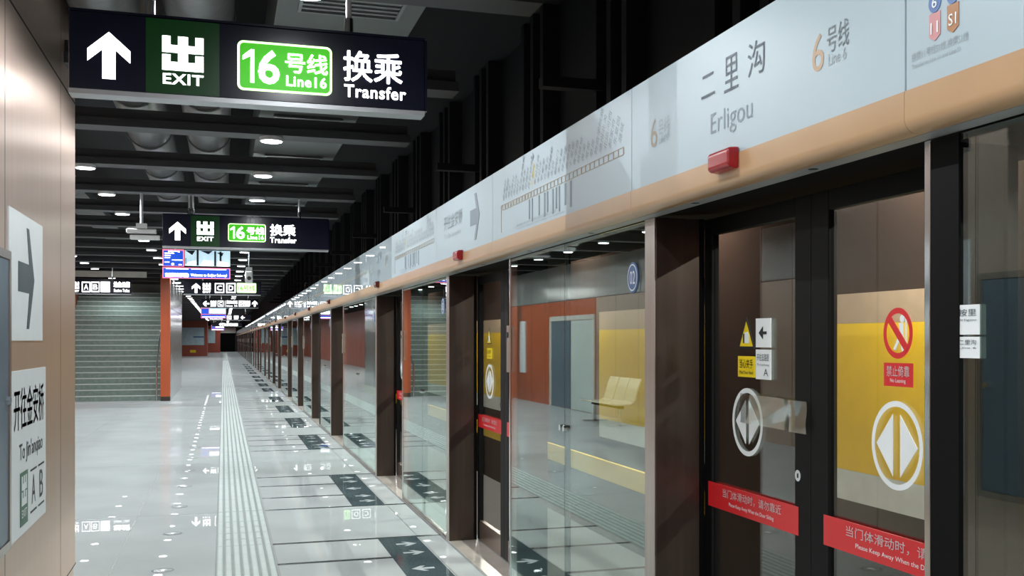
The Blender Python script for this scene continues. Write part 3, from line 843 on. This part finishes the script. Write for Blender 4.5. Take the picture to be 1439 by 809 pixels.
def big_sign(Y, u0, u1, v0, v1, label, poles, ar, ex, ext, ln, tr, trt, green=True):
    r, fr, loc, w, h = sign(Y, u0, u1, v0, v1, label, poles)
    B = lambda c: boxpx(loc, fr, c[:2], c[2], c[3])
    a = MB(); x0, y0, x1, y1 = B(ar); up_arrow(a, fr, (x0 + x1) / 2, (y0 + y1) / 2, y1 - y0); a.build('arrow', 'litwhite', r)
    x0, y0, x1, y1 = B(ex)
    if green:
        g0, g1 = x0 - .07, x1 + .07
        MB().rect(fr, g0, -h + .004, g1, h - .004, .0006).build('green_panel', 'signgreen', r)
    e = MB(); exit_symbol(e, fr, x0, y0, x1 - x0, .002, y1 - y0); e.build('exit_symbol', 'litwhite', r)
    x0, y0, x1, y1 = B(ext); MB().text(fr, 'EXIT', x0, y0, x1, y1, .022, off=.003).build('exit_word', 'litwhite', r)
    x0, y0, x1, y1 = B(ln); R = (y1 - y0) * .12; b = (y1 - y0) * .045
    k = MB().poly(fr, rrect(x0, y0, x1, y1, R), .0006).build('line_badge', 'litline', r)
    MB().poly(fr, rrect(x0 + b, y0 + b, x1 - b, y1 - b, R * .7), .0022).build('green_field', 'litgreen', k)
    W, Hh = x1 - x0, y1 - y0
    t = MB().text(fr, '6', x0 + .215 * W, y0 + .15 * Hh, x0 + .44 * W, y0 + .84 * Hh, .02, off=.0045)
    one = lambda a, b, c, d: t.poly(fr, [(c - .36 * (c - a), b), (c, b), (c, d), (c - .3 * (c - a), d)], .003).poly(fr, [(c - .3 * (c - a), d), (a, d - .2 * (d - b)), (a, d - .33 * (d - b)), (c - .36 * (c - a), d - .21 * (d - b))], .003)
    one(x0 + .055 * W, y0 + .16 * Hh, x0 + .175 * W, y0 + .83 * Hh)
    t.text(fr, '号线', x0 + .50 * W, y0 + .42 * Hh, x0 + .95 * W, y0 + .82 * Hh, .012, off=.0045)
    t.text(fr, 'Line16', x0 + .51 * W, y0 + .14 * Hh, x0 + .94 * W, y0 + .36 * Hh, .02, off=.0045)
    t.build('lettering', 'litwhite', k)
    t = MB(); x0, y0, x1, y1 = B(tr); t.text(fr, '换乘', x0, y0, x1, y1, .016, off=.002)
    x0, y0, x1, y1 = B(trt); t.text(fr, 'Transfer', x0, y0, x1, y1, .022, off=.002)
    t.build('transfer_words', 'litwhite', r)
    return r
big_sign(5.55, 98.5, 594, 40, 143, 'large lit exit and transfer sign hanging at the top left', (205, 212, 490),
         (153, 78, 46, 66), (257, 76, 58, 48), (257.5, 112, 57, 15), (400, 96, 133, 69), (524, 95, 82, 42), (527, 130, 87, 18))
big_sign(14.6, 228.5, 461, 305.5, 348.5, 'smaller lit exit and transfer sign hanging over the video screen', (266, 271, 420.5),
         (249.5, 324.5, 21, 26), (288.5, 320.5, 23.5, 18.5), (288.5, 335.5, 23, 6), (347, 327, 53, 25), (397.5, 323.5, 35, 15.5), (398, 337.5, 37, 8))

def far_sign(Y, u0, u1, vc, hh, label, poles, items):
    r, fr, loc, w, h = sign(Y, u0, u1, vc - hh, vc + hh, label, poles, depth=.11)
    m = MB(); g = MB(); t = MB()
    for kind, u, wd in items:
        x0, y0, x1, y1 = boxpx(loc, fr, (u, vc), wd, hh * 1.5)
        if kind == 'up': up_arrow(m, fr, (x0 + x1) / 2, (y0 + y1) / 2, (y1 - y0))
        elif kind == 'left': up_arrow(m, fr, (x0 + x1) / 2, (y0 + y1) / 2, (y1 - y0), turn=1)
        elif kind == 'exit':
            ym = y0 + .3 * (y1 - y0); exit_symbol(m, fr, x0, ym, x1 - x0, .001, y1 - ym); m.text(fr, 'EXIT', x0, y0, x1, ym - .03, .03, off=.002)
        elif kind == 'bar': m.rect(fr, x0, y0, x1, y1)
        elif kind == 'line':
            g.poly(fr, rrect(x0, y0, x1, y1, .02), .0006); t.text(fr, '16号线', x0 + .03, y0 + .05, x1 - .03, y1 - .05, .01, off=.0035)
        elif kind.startswith('box'):
            for (a, b, c, d) in ((0, 0, 1, .09), (0, .91, 1, 1), (0, .09, .09, .91), (.91, .09, 1, .91)):
                m.rect(fr, x0 + a * (x1 - x0), y0 + b * (y1 - y0), x0 + c * (x1 - x0), y0 + d * (y1 - y0))
            q = .24; m.text(fr, kind[3:], x0 + q * (x1 - x0), y0 + q * (y1 - y0), x1 - q * (x1 - x0), y1 - q * (y1 - y0), .02, off=.002)
        elif kind.startswith('two'):
            a, b = kind[3:].split('|'); ym = y0 + .42 * (y1 - y0)
            m.text(fr, a, x0, ym + .01, x1, y1, .01, off=.002); m.text(fr, b, x0, y0, x1, ym - .03, .01, off=.002)
        elif kind == 'block': m.rect(fr, x0, y0, x1, y1)
    if g.v:
        g.build('line_badge', 'litline', r); t.build('line_words', 'litgreen', r)
    m.build('lit_lettering', 'litwhite', r)
    return r
far_sign(30.0, 100, 184, 403, 9.5, 'lit sign with boxed letters A and B before the stairs', (158,),
         [('exit', 106, 10), ('boxA', 121, 12), ('boxB', 134, 12), ('block', 148, 13), ('two站台公厕|Station Toilet', 171, 22)])
far_sign(30.0, 258, 366, 404.5, 9.0, 'lit sign with boxed letters C and D beyond the video screen', (285, 345),
         [('up', 275.5, 11), ('exit', 290.5, 11), ('boxC', 308.5, 13), ('boxD', 324.5, 13), ('line', 346.5, 27)])
far_sign(41.0, 282, 363, 426.5, 5.6, 'lit sign with arrows at both ends beyond the C D sign', (295, 349),
         [('left', 289.5, 9), ('exit', 300, 8), ('boxC', 310, 8), ('bar', 316.5, .6), ('two换乘16号线|Line 16', 326, 15), ('boxD', 339, 7), ('exit', 347.5, 8), ('up', 358, 7)])
far_sign(58.6, 294, 352, 446, 3.6, 'distant lit sign with a right-hand arrow over the platform', (300, 345),
         [('two站台信息|Platform', 304, 18), ('boxC', 322, 6), ('exit', 332, 6), ('left', 341, 6)])
far_sign(82.8, 298, 340, 456, 2.4, 'farthest lit sign strip near the end of the platform', (303, 336),
         [('two换乘|Transfer', 318, 20), ('block', 331, 6)])

# --- LED displays
def led(Y, u0, u1, v0, v1, label, full):
    x0, x1 = onY(u0, 400, Y)[0], onY(u1, 400, Y)[0]
    um = (u0 + u1) / 2; zt, zb = onY(um, v0, Y)[1], onY(um, v1, Y)[1]
    cx, cz = (x0 + x1) / 2, (zt + zb) / 2; w, h = (x1 - x0) / 2, (zt - zb) / 2
    r = thing('video_display', (cx, Y, cz), label, 'display')
    MB().box(-w, w, -.045, .045, -h, h).build('housing', 'black', r, bevel=.004)
    for s in (-.62, .62):
        MB().cyl((s * w, 0, h), (s * w, 0, 3.43 - cz), .014, 10).build('hanger', 'pipe', r, smooth=True)
    fr = (V((0, -.0455, 0)), V((1, 0, 0)), V((0, 0, 1)), V((0, -1, 0)))
    X = lambda t: -w + 2 * w * t
    Z = lambda t: h - 2 * h * t
    a = MB().rect(fr, X(.0), Z(.60), X(.315), Z(.02), .0004).build('info_border', 'litpink', r)
    MB().rect(fr, X(.015), Z(.585), X(.30), Z(.06), .002).build('info_panel', 'litblue', r)
    MB().rect(fr, X(.325), Z(.57), X(1), Z(.03), .0004).build('video_picture', 'litscene', r)
    MB().rect(fr, X(0), Z(1), X(1), Z(.63), .0004).build('ticker_border', 'litpink', r)
    MB().rect(fr, X(.012), Z(.975), X(.988), Z(.655), .002).build('ticker_panel', 'litblue', r)
    if full:
        t = MB()
        t.text(fr, '欢迎乘坐北京地铁!', X(.04), Z(.95), X(.38), Z(.82), .02, off=.0045).text(fr, 'Welcome to Beijing Subway!', X(.41), Z(.955), X(.95), Z(.83), .02, off=.0045)
        t.rect(fr, X(.05), Z(.69), X(.38), Z(.665), .0035).rect(fr, X(.42), Z(.69), X(.94), Z(.668), .0035)
        for q, (s0, s1) in enumerate(((.03, .17), (.03, .12), (.03, .11), (.14, .29), (.03, .1))):
            t.rect(fr, X(s0), Z(.17 + .075 * q), X(s1), Z(.14 + .075 * q), .0035)
        t.rect(fr, X(.235), Z(.55), X(.28), Z(.52), .0035); t.disc(fr, X(.15), Z(.52), .02, .0035); t.text(fr, '天气', X(.08), Z(.115), X(.25), Z(.07), .02, off=.0045)
        t.build('lettering', 'litwhite', r)
        d = MB()
        for (p, q, s, t1) in ((.5, .53, .03, .55), (.76, .79, .05, .56), (.335, .345, .3, .5), (.84, .87, .06, .4)):
            d.rect(fr, X(p), Z(t1), X(q), Z(s), .002)
        for (p, q, s, t1) in ((.33, .48, .04, .2), (.55, .74, .04, .16), (.8, .9, .1, .22)):
            d.poly(fr, [(X(p), Z(s)), (X(q), Z(s)), (X((p + q) / 2 + .03), Z(t1))], .002)
        d.build('picture_shapes', 'litdark', r)
        MB().poly(fr, [(X(.35), Z(.55)), (X(.49), Z(.55)), (X(.49), Z(.40)), (X(.38), Z(.44))], .002).poly(fr, [(X(.55), Z(.56)), (X(.75), Z(.56)), (X(.74), Z(.4)), (X(.6), Z(.38))], .002).poly(fr, [(X(.8), Z(.56)), (X(.97), Z(.56)), (X(.97), Z(.45)), (X(.82), Z(.38))], .002).build('picture_highlights', 'litwhite', r)
    else:
        MB().rect(fr, X(.05), Z(.92), X(.95), Z(.84), .0035).rect(fr, X(.35), Z(.5), X(.95), Z(.15), .002).build('lettering', 'litwhite', r)
    return r
led(19.0, 228.5, 323.5, 350.5, 391.5, 'blue and white video screen hanging under the smaller exit sign', True)
led(45.48, 282.5, 317.5, 432.5, 447, 'small blue video screen hanging beyond the sign with two arrows', False)
led(89.48, 297, 315, 456.5, 464, 'tiny blue video screen near the far end of the platform', False)

# ================================================================== CEILING: DOWNLIGHTS, DUCTS, CAMERAS
d0 = thing('ceiling_light', (0, 0, 3.43), '', 'ceiling light', 'round downlights under the beams')
MB().cyl((0, 0, 0), (0, 0, -.035), .1, 24).build('housing', 'housing', d0, smooth=True)
MB().cyl((0, 0, -.0355), (0, 0, -.041), .086, 24).build('lens', 'lens', d0, smooth=True)
ld = bpy.data.lights.new('lamp_beam', 'SPOT'); ld.energy = SPOT; ld.spot_size = math.radians(176); ld.spot_blend = .55; ld.shadow_soft_size = 0; ld.color = (.95, .98, 1)
lo = bpy.data.objects.new('lamp_beam', ld); COL.objects.link(lo); lo.parent = d0; lo.location = (0, 0, -.05)
rows = ((.40, 'right-hand', 74), (-1.33, 'middle', 51), (-3.0, 'left-hand', 30))
used = False
for x, nm, cnt in rows:
    for i, y in enumerate(LY[:cnt]):
        if x == -1.33 and Y0 - .3 < y < Y1 + .3: continue
        far = y > 33
        if y < 4: lab = 'round ceiling downlight of the %s row above or behind the camera' % nm
        elif not far: lab = 'round white downlight of the %s ceiling row, %s beam from the camera' % (nm, nth(int(round((y - 5.8) / 2.2))))
        else: lab = 'tiny distant downlight in the far stretch of the %s ceiling row' % nm
        g = 'round downlights of the %s ceiling row' % nm
        if not used: used = True; o = d0; o.location = (x, y, 3.43); o['label'] = lab; o['group'] = g
        else: o = dup(d0, (x, y, 3.43), lab, g)
# ducts along the platform, above the beams
for x, lab in ((-.72, 'left of the two round foil ducts above the ceiling beams'), (-.15, 'right of the two round foil ducts above the ceiling beams')):
    r = thing('air_duct', (x, 0, 3.84), lab, 'duct', 'round ducts above the beams')
    MB().cyl((0, YB + .1, 0), (0, 90, 0), .22, 24).build('duct_body', 'duct', r, smooth=True)
    b0 = MB().cyl((0, -.03, 0), (0, .03, 0), .232, 24).build('joint_band', 'duct_dark', r)
    for k in range(22):
        o = b0 if k == 0 else b0.copy()
        if k: COL.objects.link(o)
        o.location = (0, -4 + 2.2 * k + .93, 0)
r = thing('air_duct', (.72, 0, 3.85), 'wide rectangular grey duct above the beams on the right', 'duct')
MB().box(-.42, .42, YB + .1, 90, -.22, .22).build('duct_body', 'duct_dark', r)
mb = MB().box(-.3, .3, 0, .02, -.235, -.2205).box(-.3, .3, 1.08, 1.1, -.235, -.2205).box(-.3, -.28, .0205, 1.0795, -.235, -.2205).box(.28, .3, .0205, 1.0795, -.235, -.2205)
for q in range(13): mb.box(-.279, .279, .05 + .08 * q, .08 + .08 * q, -.23, -.2205)
b0 = mb.build('air_grille', 'duct', r)
for k in range(22):
    o = b0 if k == 0 else b0.copy()
    if k: COL.objects.link(o)
    o.location = (0, -3 + 2.2 * k, 0)
r = thing('cable_tray', (-2.2, 0, 3.9), 'dark cable tray above the beams on the left', 'cable tray')
MB().box(-.22, .22, 9, 32, -.05, -.03).box(-.23, -.22, 9, 32, -.05, .06).box(.22, .23, 9, 32, -.05, .06).build('tray', 'duct_dark', r)
m = MB()
for k in range(5): m.cyl((-.16 + .08 * k, 9.1, 0), (-.16 + .08 * k, 31.9, 0), .025, 8)
m.build('cables', 'black', r, smooth=True)

def cctv(Y, u, v, label, two=False):
    x, z = onY(u, v, Y)
    r = thing('security_camera', (x, Y, z), label, 'camera')
    MB().cyl((0, 0, .1), (0, 0, 3.43 - z), .018 if two else .011, 12).build('drop_pole', 'pipe' if two else 'duct_dark', r, smooth=True)
    MB().box(-.06, .06, -.05, .05, .06, .12).build('bracket', 'camera', r)
    for k in range(2 if two else 1):
        dz = -.075 * k; dx = .04 * k
        if not two:
            MB().box(-.07, .07, -.07, .07, -.2, .055).build('camera_body', 'camera', r, bevel=.03); MB().cyl((0, -.071, -.1), (0, -.078, -.1), .04, 20).build('lens', 'ink_black', r, smooth=True); continue
        MB().box(-.17 + dx, .17 + dx, -.05, .05, -.0 + dz, .055 + dz).build('camera_body', 'camera', r, bevel=.012)
        MB().cyl((.17 + dx, 0, .028 + dz), (.185 + dx, 0, .028 + dz), .024, 16).build('lens', 'ink_black', r, smooth=True)
    return r
cctv(14.6, 199, 328, 'pair of white security cameras left of the smaller exit sign', True)
cctv(23.4, 350, 384, 'small white security camera hanging right of the video screen')

# fill tubes added out of sight to brighten the tunnel wall's enamel
tl = None
for i, y in enumerate([-2 + 4.5 * k for k in range(9)]):
    lab = 'added unseen fill tube high on the tunnel wall, %s from the camera' % nth(i)
    if tl is None:
        tl = thing('added_fill_tube', (XT - .3, y, 3.6), lab, 'tube lamp', 'added fill tubes on the tunnel wall')
        MB().box(.0, .3, -.65, .65, .0, .06).build('housing', 'housing', tl)
        MB().cyl((.04, -.62, -.02), (.04, .62, -.02), .019, 12).build('tube', 'tube', tl, smooth=True)
        ad = bpy.data.lights.new('added_fill_light', 'AREA'); ad.shape = 'RECTANGLE'; ad.size = .05; ad.size_y = 1.2; ad.energy = FILL_TUBE_W; ad.color = (1, .97, .92)
        ao = bpy.data.objects.new('added_fill_light', ad); COL.objects.link(ao); ao.parent = tl; ao.location = (-.02, 0, -.05)
    else: dup(tl, (XT - .3, y, 3.6), lab)

# ================================================================== FLOOR MARKER LIGHTS
fl = thing('floor_marker', (-.41, 0, 0), '', 'floor marker', 'round floor markers along the walkway')
m = MB().ring((V((0, 0, 0)), V((1, 0, 0)), V((0, 1, 0)), V((0, 0, 1))), 0, 0, .064, .078, .002); m.build('steel_ring', 'tealink', fl)
MB().cyl((0, 0, -.005), (0, 0, .0018), .064, 28).build('marker_disc', 'stone_pale', fl)
MB().add([(-.012, -.04, .0028), (.012, -.04, .0028), (.012, .005, .0028), (.034, .005, .0028), (0, .045, .0028), (-.034, .005, .0028), (-.012, .005, .0028)], [(0, 1, 2, 6), (3, 4, 5)]).build('arrow', 'white', fl)
for i in range(16):
    y = 6.93 + 1.6 * i
    lab = 'small round floor marker with arrow, %s from the camera along the tactile strip' % nth(i)
    if i == 0: fl.location = (-.41, y, 0); fl['label'] = lab
    else: dup(fl, (-.41, y, 0), lab)

# ================================================================== STAIRS
YS = 32.4
st = thing('staircase', (-2.95, YS, 0), 'grey granite stairs rising away behind the A B sign', 'stairs')
for k in range(21):
    s = MB().box(-1.34, 1.34, .3 * k, .3 * k + .31, .15 * k, .15 * (k + 1) - .001).build('step', 'stairriser', st)
    MB().box(-1.34, 1.34, .3 * k - .008, .3 * k + .035, .15 * (k + 1) - .028, .15 * (k + 1) + .001).build('nosing', 'nosing', s)
for sx, nm in ((1.25, 'handrail'), (-1.25, 'handrail')):
    h = MB().tube([(sx, -.25, .0), (sx, -.25, .9), (sx, .0, 1.0), (sx, 6.2, 3.1 + .95)], .022).build(nm, 'chrome', st, smooth=True)
struct('wall_stair_end', MB().box(-1.6, -1.36, YS - .35, YS - .02, .12, 3.4), 'orangewall')
struct('baseboard_stair_end', MB().box(-1.595, -1.365, YS - .345, YS - .02, 0, .119), 'groove')
struct('wall_stair_side', MB().box(-1.58, -1.36, YS - .019, 41, 0, 3.4), 'silver')
mb = MB(); y = YS + .8
while y < 40.5: mb.box(-1.361, -1.3592, y, y + .015, 0, 3.4); y += 1.3
mb.box(-1.361, -1.3591, YS, 41, 2.5, 2.515); struct('trim_13', mb, 'groove')
struct('wall_stair_left', MB().box(XW - .3, XW, YS + .001, 41, 0, 4.69), 'orangewall')
struct('wall_stair_rear', MB().box(XW, -1.59, 40.9, 41, 0, 4.69), 'redwall')
struct('wall_stair_back', MB().box(XW, -1.59, 38.75, 38.9, 3.0, 4.69), 'screenwall')
struct('wall_stair_lintel', MB().box(XW + .01, -1.9, 31.3, 31.4, 3.27, 3.42), 'whitewall')

# ================================================================== LEFT WALL: DOORS, BENCH, BOARD (mostly seen mirrored in the glass)
struct('door_1', MB().box(XW - .02, XW + .012, 23.5, 25.15, .01, 2.1), 'doorwhite')
struct('door_2', MB().box(XW - .02, XW + .012, 25.2, 26.8, .01, 2.1), 'doorblue')
struct('trim_14', MB().box(XW - .02, XW + .03, 23.38, 23.49, 0, 2.22).box(XW - .02, XW + .03, 26.81, 26.92, 0, 2.22).box(XW - .02, XW + .03, 23.491, 26.809, 2.11, 2.22), 'whitewall')
bd = tag(MB((XW + .02, 29.6, 1.4)).box(XW + .004, XW + .03, 29.35, 29.85, .75, 2.15).build('notice_board', 'white'), 'tall narrow white board on the terracotta wall, mirrored in the glass', 'notice board')
bn = thing('bench', (-3.62, 20.6, 0), 'perforated steel three-seat bench by the left wall, mirrored in the glass', 'bench')
for k in range(3):
    y0 = -.9 + .6 * k
    prof = [(-.22, .47), (-.16, .43), (.1, .42), (.24, .45), (.27, .43), (.26, .42), (.1, .395), (-.17, .405), (-.24, .46)]
    MB().prism(prof, 'y', y0 + .02, y0 + .58).build('seat', 'benchsteel', bn, bevel=.003)
    prof = [(-.23, .47), (-.30, .72), (-.37, .9), (-.40, .9), (-.33, .71), (-.255, .46)]
    MB().prism(prof, 'y', y0 + .02, y0 + .58).build('backrest', 'benchsteel', bn, bevel=.003)
MB().box(-.03, .03, -.9, .9, .34, .394).build('rail', 'black', bn)
for y in (-.75, .75):
    MB().box(-.025, .025, y - .03, y + .03, .0, .339).box(-.25, .25, y - .03, y + .03, 0, .035).build('leg', 'chrome', bn, bevel=.004)

# ================================================================== FAR END OF THE PLATFORM
r = thing('equipment_room', (-2.85, 118, 0), 'red-brown clad room block with a pale board at the far end', 'room block')
MB().box(-1.3, 1.3, 0, 8, 0, 4.0).build('cladding', 'redwall', r)
MB().box(-1.28, 1.02, -.06, -.001, 1.1, 2.85).build('display_board', 'board', r)
MB().box(.0, 1.0, -.07, -.061, 1.85, 1.98).build('board_stripe', 'blue', r)
MB().box(-.3, .25, -.05, -.001, .35, .62).build('floor_sign', 'yfilm', r)
r = thing('end_room', (-1.35, 150, 0), 'farther red-brown room block with a small white board', 'room block')
MB().box(-1.1, .95, 0, 9.9, 0, 3.42).build('cladding', 'redwall', r)
MB().box(-.9, .35, -.06, -.001, 1.2, 3.0).build('display_board', 'board', r)
struct('door_3', MB().box(-.35, 1.5, YE - .08, YE - .001, 0, 2.5), 'black')
struct('trim_16', MB().box(-.35, 1.6, YE - .1, YE - .001, 2.55, 3.3), 'whitewall')
